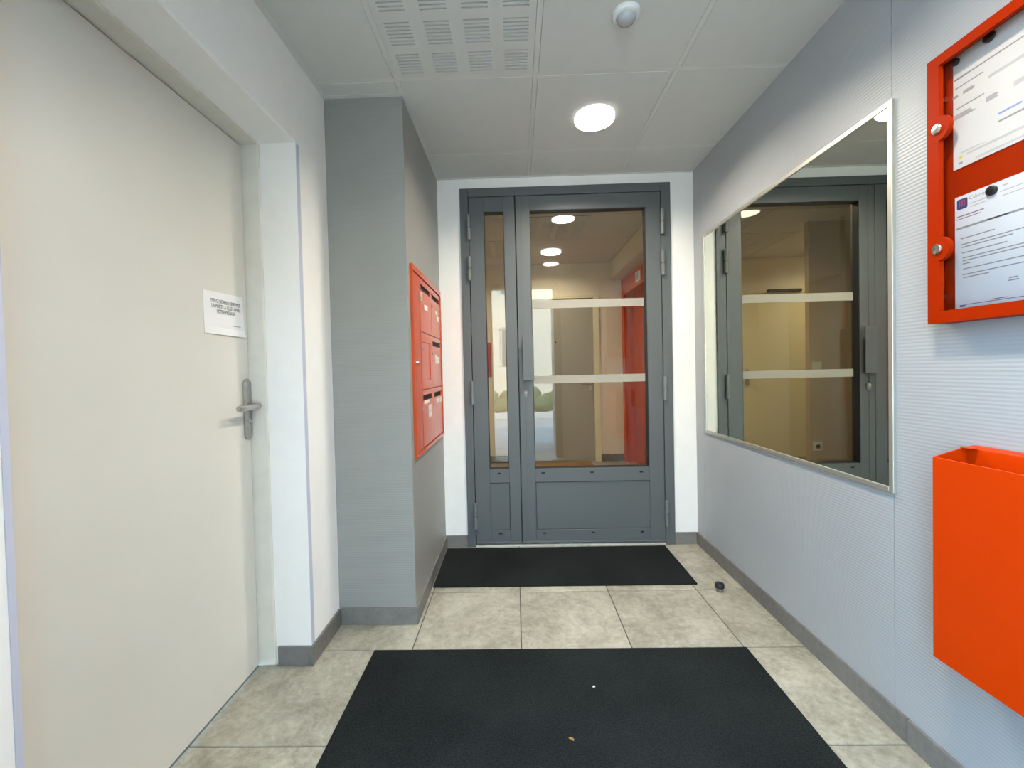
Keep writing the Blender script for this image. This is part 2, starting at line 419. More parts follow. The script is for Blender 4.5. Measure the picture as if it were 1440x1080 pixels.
# entrance wall, with the open street doorway the picture is taken from
OX0, OX1, OH = -.29, .56, 2.13
bm = B((-1.05, OX0, FZ - .18, FZ, 0, H + .02), (OX1, XR, FZ - .18, FZ, 0, H + .02), (OX0, OX1, FZ - .18, FZ, OH, H + .02))
wf = ob('wall_front', bm, WHITE); props(wf, 'white street wall with the open entrance doorway', 'wall', kind='structure')
df = root('door_5', (.1, FZ, 0), 'dark metal frame of the open street doorway', 'door', kind='structure')
box('frame', (OX0, OX0 + .012, FZ - .16, FZ + .004, 0, OH), DOORG, df)
box('frame', (OX1 - .07, OX1 + .02, FZ - .10, FZ + .012, 0, OH), DOORG, df, bevel=.003)
box('frame', (OX0, OX1, FZ - .10, FZ + .012, OH - .012, OH + .05), DOORG, df, bevel=.003)

box('door_leaf', (OX1 - .005, OX1 + .045, -1.06, -.125, .012, OH - .02), DOORG, df, bevel=.003)      # solid leaf added folded back outside, screening the cream door from daylight

t2 = root('trim_2', (XL, ZV, PHG), 'thin lavender-grey corner guards on the cream door reveal', 'trim', kind='structure')
box('corner_guard', (XL - .0005, XL + .0018, ZV + .0005, ZV + .022, PHG, HD - .002), GUARD, t2)
box('corner_guard', (XL - .0005, XL + .0018, ZN - .011, ZN - .0005, PHG, HD - .002), GUARD, t2)

# baseboards, tile by tile
def plinth(name, label, runs):
    r_ = root(name, (runs[0][0], runs[0][2], 0), label, 'baseboard', kind='structure')
    for b in runs: box('plinth_tile', b, PLINTH, r_, bevel=.0015, segs=1)
PH = .074; PT = .010
runs = []
for a, b in zip([v for v in ys if v > -.2][:-1], [v for v in ys if v > -.2][1:]):
    a, b = max(a, FZ), min(b, ZB)
    if b - a > .02: runs.append((XR - PT, XR - .0002, a + .001, b - .001, 0, PH))
plinth('baseboard_right', 'row of dull grey tile plinths under the ribbed mirror wall', runs)
plinth('baseboard_back', 'short grey tile plinths either side of the glazed door', [(XC + PT, DX0 - .001, ZB - PT, ZB - .0002, 0, PH), (DX1 + .001, XR - PT - .001, ZB - PT, ZB - .0002, 0, PH)])
plinth('baseboard_column', 'grey tile plinths round the foot of the panelled column', [(XL + PT + .001, XC + PT, ZC - PT, ZC - .0002, 0, PH), (XC + .0002, XC + PT, ZC + .001, GZ + 2 * T - .38, 0, PH), (XC + .0002, XC + PT, GZ + 2 * T - .378, ZB - .001, 0, PH)])
plinth('baseboard_left', 'grey tile plinths turning into the reveal of the cream door', [(XJ + .010, XL + PT, ZV - PT, ZV - .0002, 0, PH), (XL + .0002, XL + PT, ZV + .001, ZC - PT - .001, 0, PH), (XL + .0002, XL + PT, FZ, ZN - .012, 0, PH)])

# ------------------------------------------------------------------ glazed double door
d1 = root('door_1', (.325, ZB, 0), 'anthracite metal double door glazed in a narrow and a wide leaf', 'door', kind='structure')
IX0, IX1, IH = -.268, .911, 2.173
Y0, Y1 = ZB - .012, ZB + .08
bm = B((DX0, IX0, Y0, Y1, 0, DH), (IX1, DX1, Y0, Y1, 0, DH), (IX0, IX1, Y0, Y1, IH, DH))
ob('frame', bm, DOORG, d1, bevel=.002)
bm = B((IX0, IX0 + .02, ZB + .060, Y1, .0, IH), (IX1 - .02, IX1, ZB + .060, Y1, .0, IH), (IX0 + .02, IX1 - .02, ZB + .060, Y1, IH - .02, IH))
ob('gap_backing', bm, GASKET, d1)  # black strips added behind the leaf gaps to shut out hall light
box('meeting_backing', (.0205 - .016, .0205 + .016, ZB + .0585, ZB + .07, .012, IH), GASKET, d1)  # black strip added behind the meeting gap so it stays dark
box('threshold', (IX0, IX1, ZB - .004, ZB + .06, 0, .011), ALUD, d1)
MX = .0205
def leaf(name, x0, x1, g0, g1, p0, p1, drains, label):
    a, b = ZB - .010, ZB + .058
    zb, z1, z2, z3, z4 = .020, .103, .402, .486, 2.079
    top = IH - .004
    bm = B((x0, g0, a, b, zb, top), (g1, x1, a, b, zb, top), (g0, g1, a, b, z4, top), (g0, g1, a, b, z2, z3), (g0, g1, a, b, zb, z1))
    # keep the panel opening as wide as its own moulding
    lf = ob(name, bm, DOORG, d1, bevel=.0015, segs=1); props(lf, label)
    box('bottom_panel', (p0 - .004, p1 + .004, a + .006, a + .03, z1 - .002, z2 + .002), DOORG, lf)
    bm = B((p0, p1, a + .0045, a + .0065, z1, z1 + .003), (p0, p1, a + .0045, a + .0065, z2 - .003, z2), (p0, p0 + .003, a + .0045, a + .0065, z1 + .003, z2 - .003), (p1 - .003, p1, a + .0045, a + .0065, z1 + .003, z2 - .003))
    ob('panel_bead', bm, GASKET, lf)
    box('glass_pane', (g0 - .004, g1 + .004, ZB + .040, ZB + .046, z3 - .004, z4 + .004), GLASS, lf)
    k = .0035
    bm = B((g0, g0 + k, a + .004, ZB + .0395, z3, z4), (g1 - k, g1, a + .004, ZB + .0395, z3, z4), (g0 + k, g1 - k, a + .004, ZB + .0395, z4 - k, z4), (g0 + k, g1 - k, a + .004, ZB + .0395, z3, z3 + k))
    ob('gasket', bm, GASKET, lf)
    box('drip_rail', (x0 + .003, x1 - .003, a - .006, a, .020, .034), DOORG, lf, bevel=.002)
    for (dx, dz) in drains:
        ob('drain_slot', prism([(dx - .011, dz - .003), (dx - .009, dz - .0045), (dx + .009, dz - .0045), (dx + .011, dz - .003), (dx + .011, dz + .003), (dx + .009, dz + .0045), (dx - .009, dz + .0045), (dx - .011, dz + .003)], 'y', a - .0012, a + .001), SLOT, lf)
    return lf
nl = leaf('narrow_leaf', IX0 + .004, MX - .002, -.173, -.0505, -.1765, -.050, [(-.113, .461), (-.113, .083)], 'narrow glazed leaf')
wlf = leaf('wide_leaf', MX + .002, IX1 - .004, .110, .8165, .113, .821, [(.160, .460), (.462, .4585), (.765, .4555), (.160, .083), (.462, .083), (.765, .083)], 'wide glazed leaf with the pull handle')
box('meeting_stile_cover', (MX + .0045, MX + .040, ZB - .014, ZB - .0098, .030, IH - .006), DOORG, wlf, bevel=.001, segs=1)
def hinge(x, za, zb, parent):
    y = ZB - .024; zm = (za + zb) / 2
    bm = cyl('z', (x, y), 0.0125, za, zm - .003, 14); cyl('z', (x, y), 0.0125, zm + .003, zb, 14, bm); cyl('z', (x, y), .0075, za + .002, zb - .002, 12, bm)
    h = ob('hinge', bm, HINGEG, parent, smooth=True)
    return h
for za, zb in ((1.907, 2.060), (1.659, 1.806), (.897, 1.041), (.120, .277)):
    hinge(-.2665, za, zb, nl); hinge(.914, za, zb, wlf)
# pull handle: a folded plate standing off the stile
hx0, hx1 = .048, .1155; hy = ZB - .060
bm = prism([(hx0 + .014, ZB - .0101), (hx0 + .014, hy + .006), (hx0, hy + .006), (hx0, hy), (hx1, hy), (hx1, hy + .006), (hx0 + .020, hy + .006), (hx0 + .020, ZB - .0101)], 'z', 1.036, 1.316)
ob('pull_handle', bm, DOORG, wlf, bevel=.0012)
bm = prism(circle(.0636, .9655, .013, 12, 0, math.pi) + circle(.0636, .944, .013, 12, math.pi, 2 * math.pi), 'y', ZB - .017, ZB - .0101)
o = ob('lock_escutcheon', bm, LOCKG, wlf, bevel=.001)
bm = cyl('y', (.0636, .962), .0085, ZB - .023, ZB - .017, 20); prism([(.0606, .954), (.0606, .942), (.0666, .942), (.0666, .954)], 'y', ZB - .023, ZB - .017, bm)
ob('lock_cylinder', bm, LOCKC, wlf, bevel=.0006)
box('frosted_band', (.1105, .8160, ZB + .0388, ZB + .0398, 1.484, 1.534), FROST, wlf)
box('frosted_band', (.1105, .8160, ZB + .0388, ZB + .0398, 1.013, 1.061), FROST, wlf)

# ------------------------------------------------------------------ cream door
d2 = root('door_2', (XD, 1.12, 0), 'plain cream flush door in a deep white reveal with steel lever handle', 'door', kind='structure')
box('door_panel', (XD - .04, XD, ZN + .004, ZV - .011, .008, HD - .012), CREAM, d2, bevel=.002)
box('jamb', (XD - .06, XJ, ZV - .008, ZV + .03, 0, HD), JAMB, d2, bevel=.005, segs=3)
box('jamb', (XD - .06, XJ, ZN - .03, ZN + .003, 0, HD), JAMB, d2, bevel=.003)
box('jamb', (XD - .06, XJ, ZN + .003, ZV - .008, HD - .008, HD + .03), JAMB, d2, bevel=.003)
box('gap_backing', (XD - .06, XD - .042, ZN, ZV, 0, HD), GASKET, d2)  # black sheet added behind the whole panel, closing off outside light
hy_ = 1.5535
bm = prism(circle(hy_, 1.072, .020, 14, 0, math.pi) + circle(hy_, .888, .020, 14, math.pi, 2 * math.pi), 'x', XD, XD + .009)
hp = ob('handle_plate', bm, STEEL, d2, bevel=.0025, smooth=True)
bm = tube([(XD + .006, hy_, .992), (XD + .036, hy_, .992), (XD + .048, hy_ - .004, .992), (XD + .054, hy_ - .016, .992), (XD + .054, hy_ - .05, .991), (XD + .052, hy_ - .10, .990), (XD + .051, hy_ - .122, .990)], [.010, .010, .0105, .011, .0105, .0115, .0095], 14)
ob('lever', bm, STEEL, hp, smooth=True)
bm = cyl('x', (hy_, .934), .0085, XD + .009, XD + .0125, 18); prism([(hy_ - .003, .928), (hy_ - .003, .914), (hy_ + .003, .914), (hy_ + .003, .928)], 'x', XD + .009, XD + .0125, bm)
ob('lock_cylinder', bm, CHROME, hp)
ob('keyhole', prism([(hy_ - .001, .9385), (hy_ - .001, .922), (hy_ + .001, .922), (hy_ + .001, .9385)], 'x', XD + .0125, XD + .0129), SLOT, hp)

# paper notice on the cream door
pn = root('paper_notice', (XD + .001, 1.453, 1.244), 'small white paper notice in black capitals taped to the cream door', 'notice')
bm = bmesh.new()
P4 = [(1.351, 1.3835), (1.5505, 1.391), (1.556, 1.2435), (1.353, 1.245)]
nx, nz_ = 10, 6; g = []
for i in range(nx + 1):
    row = []
    for j in range(nz_ + 1):
        u, v = i / nx, j / nz_
        top = Vector(P4[0]).lerp(Vector(P4[1]), u); bot = Vector(P4[3]).lerp(Vector(P4[2]), u); q = top.lerp(bot, v)
        curl = .006 * max(0, v - .8) / .2 * (u > -1) * (u ** .5)
        row.append(bm.verts.new((XD + .0012 + curl, q[0], q[1])))
    g.append(row)
g2 = [[bm.verts.new(v.co + Vector((-.0005, 0, 0))) for v in row] for row in g]
for i in range(nx):
    for j in range(nz_):
        bm.faces.new((g[i][j], g[i][j + 1], g[i + 1][j + 1], g[i + 1][j])); bm.faces.new((g2[i][j], g2[i + 1][j], g2[i + 1][j + 1], g2[i][j + 1]))
edge = [(i, 0) for i in range(nx)] + [(nx, j) for j in range(nz_)] + [(i, nz_) for i in range(nx, 0, -1)] + [(0, j) for j in range(nz_, 0, -1)]
for (a, b), (c_, d_) in zip(edge, edge[1:] + edge[:1]): bm.faces.new((g[a][b], g[c_][d_], g2[c_][d_], g2[a][b]))
ob('sheet', bm, PAPERD, pn)
for body, wd, pos in (('MERCI DE BIEN REFERMER', .150, (1.460, 1.3555)), ('LA PORTE A CLEFS APRES', .147, (1.461, 1.3385)), ('VOTRE PASSAGE.', .094, (1.458, 1.3215))):
    ob('lettering', text_bm(body, .0178, wd, '+x', (XD + .0022, *pos)), INK, pn)
box('printed_line', (XD + .0020, XD + .0024, 1.493, 1.533, 1.2785, 1.2805), INKG, pn)
hst = None

# ------------------------------------------------------------------ mailboxes in the column
mb = root('mailbox_unit', (XC, 2.25, .714), 'orange metal block of letterboxes set into the grey column', 'mailbox')
FX = XC + .014
M0, M1, MZ0, MZ1 = 1.889, 2.606, .714, 1.587
C0, C1, C2 = 2.040, 2.312, 2.584
rows_ = [(1.2985, 1.556), (1.0165, 1.2975), (.736, 1.0155)]
bm = B((XC + .0002, FX, M0, M1, MZ1 - .026, MZ1), (XC + .0002, FX, M0, M1, MZ0, MZ0 + .018), (XC + .0002, FX, M0, M0 + .018, MZ0 + .018, MZ1 - .026), (XC + .0002, FX, M1 - .018, M1, MZ0 + .018, MZ1 - .026))
ob('surround_frame', bm, ORANGE3, mb, bevel=.002)
box('service_strip', (XC + .0002, FX - .005, M0 + .020, C0 - .002, MZ0 + .020, MZ1 - .028), ORANGE3, mb, bevel=.001)
box('back_plate', (XC + .0001, XC + .002, M0 + .018, M1 - .018, MZ0 + .018, MZ1 - .026), SLOT, mb)
DFX = FX - .004
labels = {(0, 0): [(2.135, 2.215, 1.415, 1.442, LABEL), (2.055, 2.095, 1.448, 1.492, LABELG)], (1, 0): [(2.44, 2.50, 1.43, 1.45, LABEL), (2.47, 2.53, 1.395, 1.425, LABEL)],
          (1, 1): [(2.40, 2.43, 1.15, 1.20, LABEL), (2.45, 2.52, 1.15, 1.19, LABEL)], (0, 2): [(2.08, 2.20, .945, .962, LABEL), (2.175, 2.255, .900, .932, PAPER), (2.175, 2.255, .868, .897, PAPER)],
          (1, 2): [(2.40, 2.475, .925, .955, LABEL), (2.50, 2.575, .925, .955, PAPER)]}
for r_, (z0, z1) in enumerate(rows_):
    for ci, (a, b) in enumerate(((C0, C1), (C1, C2))):
        a_, b_ = a + .0015, b - .0015; z0_, z1_ = z0 + .001, z1 - .001
        if (ci, r_) == (0, 1):
            bm = B((XC + .002, DFX, a_, a_ + .022, z0_, z1_), (XC + .002, DFX, b_ - .045, b_, z0_, z1_), (XC + .002, DFX, a_ + .022, b_ - .045, z0_, z0_ + .045), (XC + .002, DFX, a_ + .022, b_ - .045, z1_ - .045, z1_))
            dr = ob('service_door', bm, ORANGE3, mb, bevel=.0008, segs=1)
            box('recessed_panel', (XC + .002, XC + .0045, a_ + .022, b_ - .045, z0_ + .045, z1_ - .045), ORANGE3, dr)
            ob('lock', cyl('x', (a_ + .010, 1.214), .0075, DFX, DFX + .004, 14), CHROME, dr)
        else:
            sz0, sz1 = z1_ - .052, z1_ - .026; sa, sb = a_ + .018, b_ - .020
            bm = B((XC + .002, DFX, a_, b_, z0_, sz0), (XC + .002, DFX, a_, b_, sz1, z1_), (XC + .002, DFX, a_, sa, sz0, sz1), (XC + .002, DFX, sb, b_, sz0, sz1))
            dr = ob('mailbox_door', bm, ORANGE3, mb, bevel=.0008, segs=1)
            box('letter_slot', (XC + .002, XC + .003, sa, sb, sz0, sz1), SLOT, dr)
            ob('lock', cyl('x', (a_ + .012, z1_ - .095), .007, DFX, DFX + .003, 14), CHROME if ci == 0 else STEEL, dr)
            for (la, lb, lz0, lz1, lm) in labels.get((ci, r_), []):
                box('name_label', (DFX, DFX + .0012, la, lb, lz0, lz1), lm, dr)
ob('lock', cyl('x', (1.972, 1.147), .011, FX - .005, FX + .002, 16), CHROME, mb)

# ------------------------------------------------------------------ mirror
mr = root('wall_mirror', (XR, 1.9, .712), 'large rectangular mirror in a thin aluminium frame on the ribbed wall', 'mirror')
a, b, z0, z1 = 1.268, 2.510, .713, 1.857
fw = .016; fx = XR - .010
bm = B((fx, XR, a, a + fw, z0, z1), (fx, XR, b - fw, b, z0, z1), (fx, XR, a + fw, b - fw, z0, z0 + fw), (fx, XR, a + fw, b - fw, z1 - fw, z1))
ob('frame', bm, ALU, mr, bevel=.001, segs=1)
box('mirror_glass', (XR - .006, XR, a + fw * .6, b - fw * .6, z0 + fw * .6, z1 - fw * .6), MIRR, mr)

# ------------------------------------------------------------------ orange notice case
nc = root('notice_case', (XR, .78, 1.19), 'orange glazed notice case hung on the ribbed wall', 'notice case')
n0, n1, nz0, nz1 = .46, 1.118, 1.193, 1.850
xf, xb = 1.058, XR
fb = .029
bm = B((xf, xf + .012, n0, n1, nz0, nz0 + fb), (xf, xf + .012, n0, n1, nz1 - fb * .85, nz1), (xf, xf + .012, n1 - fb, n1, nz0 + fb, nz1 - fb * .85), (xf, xf + .012, n0, n0 + fb, nz0 + fb, nz1 - fb * .85))
cf = ob('front_frame', bm, ORANGE, nc)
for zc_ in (1.672, 1.3765):
    yc_ = n1 - fb + .003
    pts = circle(yc_, zc_, .030, 20, math.pi / 2, 3 * math.pi / 2)
    pts = pts + [(n1 - fb * .4, zc_ - .030), (n1 - fb * .4, zc_ + .030)]
    t_ = ob('lock_tab', prism(pts, 'x', xf - .0004, xf + .010), ORANGE, cf)
    ob('lock_disc', lathe([(0, 0), (.0125, 0), (.0125, .004), (.010, .006), (0, .0065)], 0, 0, 24), CHROME, cf)
    o = [x for x in cf.children if x.name.startswith('lock_disc')][-1]
    o.rotation_euler = (0, -math.pi / 2, 0); o.location = Vector((xf - .0002, n1 - fb * .93 , zc_)) - org(cf)
bm = B((xf + .012, xb, n0, n1, nz0, nz0 + .004), (xf + .012, xb, n0, n1, nz1 - .004, nz1), (xf + .012, xb, n0, n0 + .004, nz0 + .004, nz1 - .004), (xf + .012, xb, n1 - .004, n1, nz0 + .004, nz1 - .004))
ob('case_side', bm, ORANGE, nc)
box('back_panel', (1.0985, XR, n0 + .004, n1 - .004, nz0 + .004, nz1 - .004), ORANGE, nc)
box('glass_cover', (xf + .0125, xf + .0155, n0 + .006, n1 - .006, nz0 + .006, nz1 - .006), PLEXI, nc)
for zc_ in (1.752, 1.262):
    box('glazing_clip', (1.070, 1.0984, n1 - .014, n1 - .005, zc_ - .006, zc_ + .006), CHROME, nc)
PX = 1.0965
p1 = root('notice_sheet', (PX, .985, 1.568), 'upper white printed sheet in the orange case, yellow dot at its corner', 'paper', group='sheets in the orange notice case')
box('sheet', (PX, PX + .0006, .880, 1.0915, 1.568, 1.842), PAPER, p1)
def ln(y0, y1, z, h): return (y0, y1, z - h / 2, z + h / 2)
bm = quads([ln(1.090, 1.054, 1.7855, .004), ln(1.054, .90, 1.7853, .003), ln(1.088, 1.024, 1.764, .0025), ln(1.0855, 1.022, 1.7138, .0025), ln(.993, .945, 1.6325, .004), ln(.945, .90, 1.6325, .004)], PX)
props(ob('printed_lines', bm, INKG, p1), kind='stuff')
def para(y0, y1, z0, z1, n):
    return [ln(y0, y0 - (y0 - y1) * random.uniform(.72, 1), z0 + (z1 - z0) * (i + .5) / n, abs(z1 - z0) / n * .55) for i in range(n)]
bm = quads(para(1.0935, 1.077, 1.7485, 1.7415, 3) + para(1.0685, 1.0376, 1.7495, 1.7410, 3) + para(1.018, .988, 1.7018, 1.690, 4) + para(1.0903, 1.0376, 1.7005, 1.6885, 4), PX)
props(ob('printed_paragraph', bm, INKG, p1), kind='stuff')
bm = quads(para(1.0132, .92, 1.7485, 1.7415, 3) + para(.9636, .90, 1.7023, 1.691, 4) + para(1.073, 1.016, 1.6055, 1.601, 2) + para(1.060, .90, 1.598, 1.592, 2) + para(1.04, .90, 1.5785, 1.5735, 2), PX)
props(ob('printed_paragraph', bm, INKL, p1), kind='stuff')
ob('printed_line', quads([ln(.9937, .9483, 1.6497, .004)], PX), INKB, p1)
ob('yellow_dot', cyl('x', (1.0748, 1.5932), .0042, PX - .0003, PX, 16), INKY, p1)
ob('printed_line', quads([ln(1.078, 1.070, 1.5795, .0045)], PX), INKG, p1)
p2 = root('notice_sheet', (PX, .985, 1.227), 'lower white letter in the orange case with a navy square emblem', 'paper', group='sheets in the orange notice case')
box('sheet', (PX, PX + .0006, .875, 1.0880, 1.2265, 1.4995), PAPERB, p2)
ob('emblem', prism([(1.083, 1.4695), (1.0805, 1.467), (1.0613, 1.467), (1.0588, 1.4695), (1.0588, 1.4895), (1.0613, 1.492), (1.0805, 1.492), (1.083, 1.4895)], 'x', PX - .0003, PX), INKN, p2)
ob('emblem_mark', B(*[(PX - .0006, PX - .0003, y_ - .0012, y_ + .0012, 1.474, 1.486) for y_ in (1.0655, 1.0710, 1.0765)] + [(PX - .0006, PX - .0003, 1.064, 1.078, 1.4865, 1.4880)]), INKR, p2)
ob('lettering', text_bm('Cabinet', .0125, .038, '-x', (PX, 1.036, 1.4868)), INKG, p2)
bm = quads([ln(1.0526, 1.0147, 1.4735, .0022), ln(1.0526, 1.02, 1.466, .0022), ln(.985, .975, 1.487, .003), ln(.99, .89, 1.4755, .0022), ln(.985, .89, 1.465, .0022)], PX); props(ob('printed_lines', bm, INKL, p2), kind='stuff')
bm = quads([ln(1.0845, 1.0226, 1.4503, .0024), ln(1.0845, 1.03, 1.4440, .0018)], PX); props(ob('printed_lines', bm, INKP, p2), kind='stuff')
ob('heading_band', quads([ln(1.0846, .885, 1.4215, .0045)], PX), INKG, p2)
ob('heading_text', quads([(1.0174, .97, 1.4200, 1.4230)], PX - .0004), INK, p2)
bm = quads([ln(1.0743, 1.0006, 1.3955, .0024), ln(1.0729, .89, 1.381, .0024), ln(1.0714, .9652, 1.374, .0024), ln(1.0714, .976, 1.3605, .0024), ln(1.070, .89, 1.348, .0024), ln(1.070, .89, 1.341, .0024), ln(1.07, 1.05, 1.3337, .0024), ln(1.0686, .89, 1.321, .0024), ln(1.070, .89, 1.3075, .0024), ln(1.0687, 1.0123, 1.3002, .0024), ln(.9723, .9559, 1.2795, .0026), ln(.9747, .9536, 1.2737, .0026)], PX)
props(ob('printed_lines', bm, INKG, p2), kind='stuff')
bm = quads([ln(1.0084, .9747, 1.238, .0018), ln(1.063, .885, 1.2343, .0016)], PX); props(ob('printed_lines', bm, INKP, p2), kind='stuff')
ob('printed_mark', quads([(1.0767, 1.0636, 1.2292, 1.2345)], PX), INKP, p2)
def magnet(y_, z_, label, r=.0105):
    o = ob('magnet', lathe([(0, 0), (r, 0), (r * 1.05, .002), (r, .006), (r * .8, .0075), (0, .008)], 0, 0, 24), BLACK, None, smooth=True)
    o.rotation_euler = (0, -math.pi / 2, 0); o.location = (PX - .0006, y_, z_); ORG[o.name] = Vector(o.location)
    props(o, label, 'magnet', group='black magnets in the notice case')
magnet(1.0040, 1.484, 'round black magnet on the letter with the navy emblem')
magnet(1.0085, 1.832, 'black magnet on the top edge of the upper sheet, away from its corner', .0115)
magnet(1.0830, 1.828, 'black magnet at the corner of the upper sheet by the case frame', .0085)

# ------------------------------------------------------------------ orange leaflet tray
lt = root('leaflet_tray', (XR, .80, .38), 'open-topped bright orange metal box fixed low on the ribbed wall', 'box')
xf = 1.006; t0, t1 = .585, 1.053; tz0, tzf = .378, .868
th = .003
box('front_panel', (xf, xf + th, t0, t1, tz0, tzf), ORANGE2, lt, bevel=.0008, segs=1)
side = [(xf + th, tz0), (XR, tz0), (XR, .893), (1.082, .890), (xf + th, tzf)]
ob('side_panel', prism(side, 'y', t1 - th, t1), ORANGE2, lt)
ob('side_panel', prism(side, 'y', t0, t0 + th), ORANGE2, lt)
box('side_flange', (1.068, 1.0872, t1 - .028, t1 - th, .8885, .8915), ORANGE2, lt, bevel=.001)
box('base_panel', (xf + th, XR, t0 + th, t1 - th, tz0, tz0 + th), ORANGE2, lt)
prof = [(XR - .0005, tz0 + .02), (XR - .0005, .8935), (1.100, .8935), (1.094, .8920), (1.090, .8885), (1.0885, .884), (1.0885, .60), (1.100, tz0 + .02)]
ob('back_panel', prism(prof, 'y', t0 + th, t1 - th - .0003), ORANGE2, lt, smooth=True)

# ------------------------------------------------------------------ lamps and detector
def lamp(x, y, z, r, m, label, group=None):
    L_ = root('ceiling_lamp', (x, y, z), label, 'ceiling lamp', group)
    ob('rim', lathe([(r * .80, z), (r * .985, z), (r, z - .003), (r, z - .018), (r * .99, z - .0205), (r * .965, z - .021), (r * .80, z - .021)], x, y, 40), RIMGLOW, L_, smooth=True)
    ob('diffuser', lathe([(r * .965, z - .0212), (r * .95, z - .0222), (0, z - .0224)], x, y, 40), m, L_, smooth=True)
    ld = bpy.data.lights.new('lamp_light', 'AREA'); ld.shape = 'DISK'; ld.size = r * 1.86; ld.spread = math.radians(SPREAD)
    ld.energy = LAMP if m is LIGHTM else HALL_LAMP; ld.color = (1.0, .91, .76) if m is LIGHTM else (1.0, .84, .58)
    lo_ = bpy.data.objects.new('lamp_light', ld); COL.objects.link(lo_); lo_.parent = L_; lo_.location = (0, 0, -.0236)
lamp(.400, 2.040, H - .0016, .094, LIGHTM, 'bright round lamp on the lobby ceiling in front of the glazed door', 'round ceiling lamps')
lamp(.418, .640, H - .0016, .094, LIGHTM, 'round lobby ceiling lamp over the doorway, mirrored low in the glass', 'round ceiling lamps')
lamp(.405, 4.510, HH - .0016, .105, LIGHTH, 'round lamp on the hall ceiling beyond the glazed door', 'round ceiling lamps')
lamp(.30, 3.08, HH - .0016, .105, LIGHTH, 'added round hall lamp, unseen behind the glazed door head', 'round ceiling lamps')  # extra lamp placed out of view to lighten the partition
lamp(-1.25, 4.42, HH - .0016, .105, LIGHTH, 'added round hall lamp, unseen behind the short cream partition', 'round ceiling lamps')  # unseen lamp added to brighten the far end of the hall
sd = root('motion_detector', (.398, 1.46, H - .0016), 'small white domed motion detector on the ceiling beside the slotted tile', 'detector')
zz = H - .0016
ob('base_ring', lathe([(.046, zz), (.046, zz - .008), (.042, zz - .014), (.034, zz - .016), (0, zz - .016)], .398, 1.46, 32), PLAST, sd, smooth=True)
ob('lens', lathe([(.033, zz - .0155), (.032, zz - .022), (.026, zz - .031), (.014, zz - .036), (0, zz - .037)], .398, 1.46, 32), LENS, sd, smooth=True)

# ------------------------------------------------------------------ mats and door stop
m1 = box('door_mat', (-.581, .8715, .28, 1.6525, .0003, .009), MATBLK, None, bevel=.002)
props(m1, 'large black carpet mat filling the near floor of the lobby', 'mat', group='black carpet mats')
m2 = box('door_mat', (XC + .014, .893, 2.146, 2.612, .0003, .009), MATBLK, None, bevel=.002)
props(m2, 'narrower black carpet mat lying against the glazed double door', 'mat', group='black carpet mats')
ds = root('door_stop', (.974, 2.085, 0), 'small floor door stop with black rubber cap near the mirror wall', 'door stop')
ob('metal_base', lathe([(.0165, 0.0), (.0165, .004), (.0125, .006), (.0125, .017), (0, .017)], .974, 2.085, 24), STEEL, ds, smooth=True)
ob('rubber_cap', lathe([(.013, .0172), (.0205, .0175), (.022, .021), (.022, .033), (.0195, .0385), (.012, .041), (0, .0415)], .974, 2.085, 28), BLACK, ds, smooth=True)

# ------------------------------------------------------------------ hall beyond the glazed door
hw = ob('wall_hall_back', B((-1.7, 1.45, HB, HB + .1, 0, 2.5)), HALLW); props(hw, 'cream end wall of the hall beyond the glass', 'wall', kind='structure')
XE = 1.283
hb = B((XE, XE + .16, ZB + .1, 4.03, 0, HH), (XE, XE + .16, 4.03, HB, 2.10, HH), (XE + .14, XE + .16, 4.03, HB, 0, 2.10))
hr = ob('wall_hall_right', hb, HALLW); props(hr, 'cream hall wall holding the orange lift entrance', 'wall', kind='structure')
ob('bulkhead', B((1.141, XE - .0005, ZB + .1, HB, 2.135, HH)), HALLW, hr)
hl = ob('wall_hall_left', B((-1.70, -1.60, ZB + .1, HB, 0, 2.5)), HALLW); props(hl, 'cream side wall of the hall mostly out of view', 'wall', kind='structure')
hp_ = ob('wall_hall_partition', B((-1.60, -.385, 3.82, 3.87, 0, HH)), HALLP); props(hp_, 'short cream partition in the hall with socket and switch', 'wall', kind='structure')
hc = root('ceiling', (0, 3.9, HH), 'hall ceiling of white tiles seen through the glazed door', 'ceiling', kind='structure')
hx = [-1.7, -1.05, -.485, .095, .66, 1.141]; hys = [ZB + .1, 2.90, 3.505, 4.12, 4.725, HB]
for i in range(5):
    for j in range(5):
        b = (hx[i] + .004, hx[i + 1] - .004, hys[j] + .004, hys[j + 1] - .004)
        if (i, j) in ((2, 3), (3, 2)): perforated(hc, *b, HH - .001, CEIL)
        else: box('ceiling_tile', (*b, HH - .001, HH + .014), CEIL, hc)
bm = B(*[(x - .004, x + .004, ZB + .1, HB, HH + .002, HH + .0142) for x in hx[1:-1]] + [(hx[0], hx[-1], y - .004, y + .004, HH + .002, HH + .0142) for y in hys[1:-1]])
ob('grid_bar', bm, CEILBAR, hc)
box('plenum_panel', (-1.7, 1.45, ZB + .1, HB + .1, HH + .0145, HH + .18), VOID, hc)
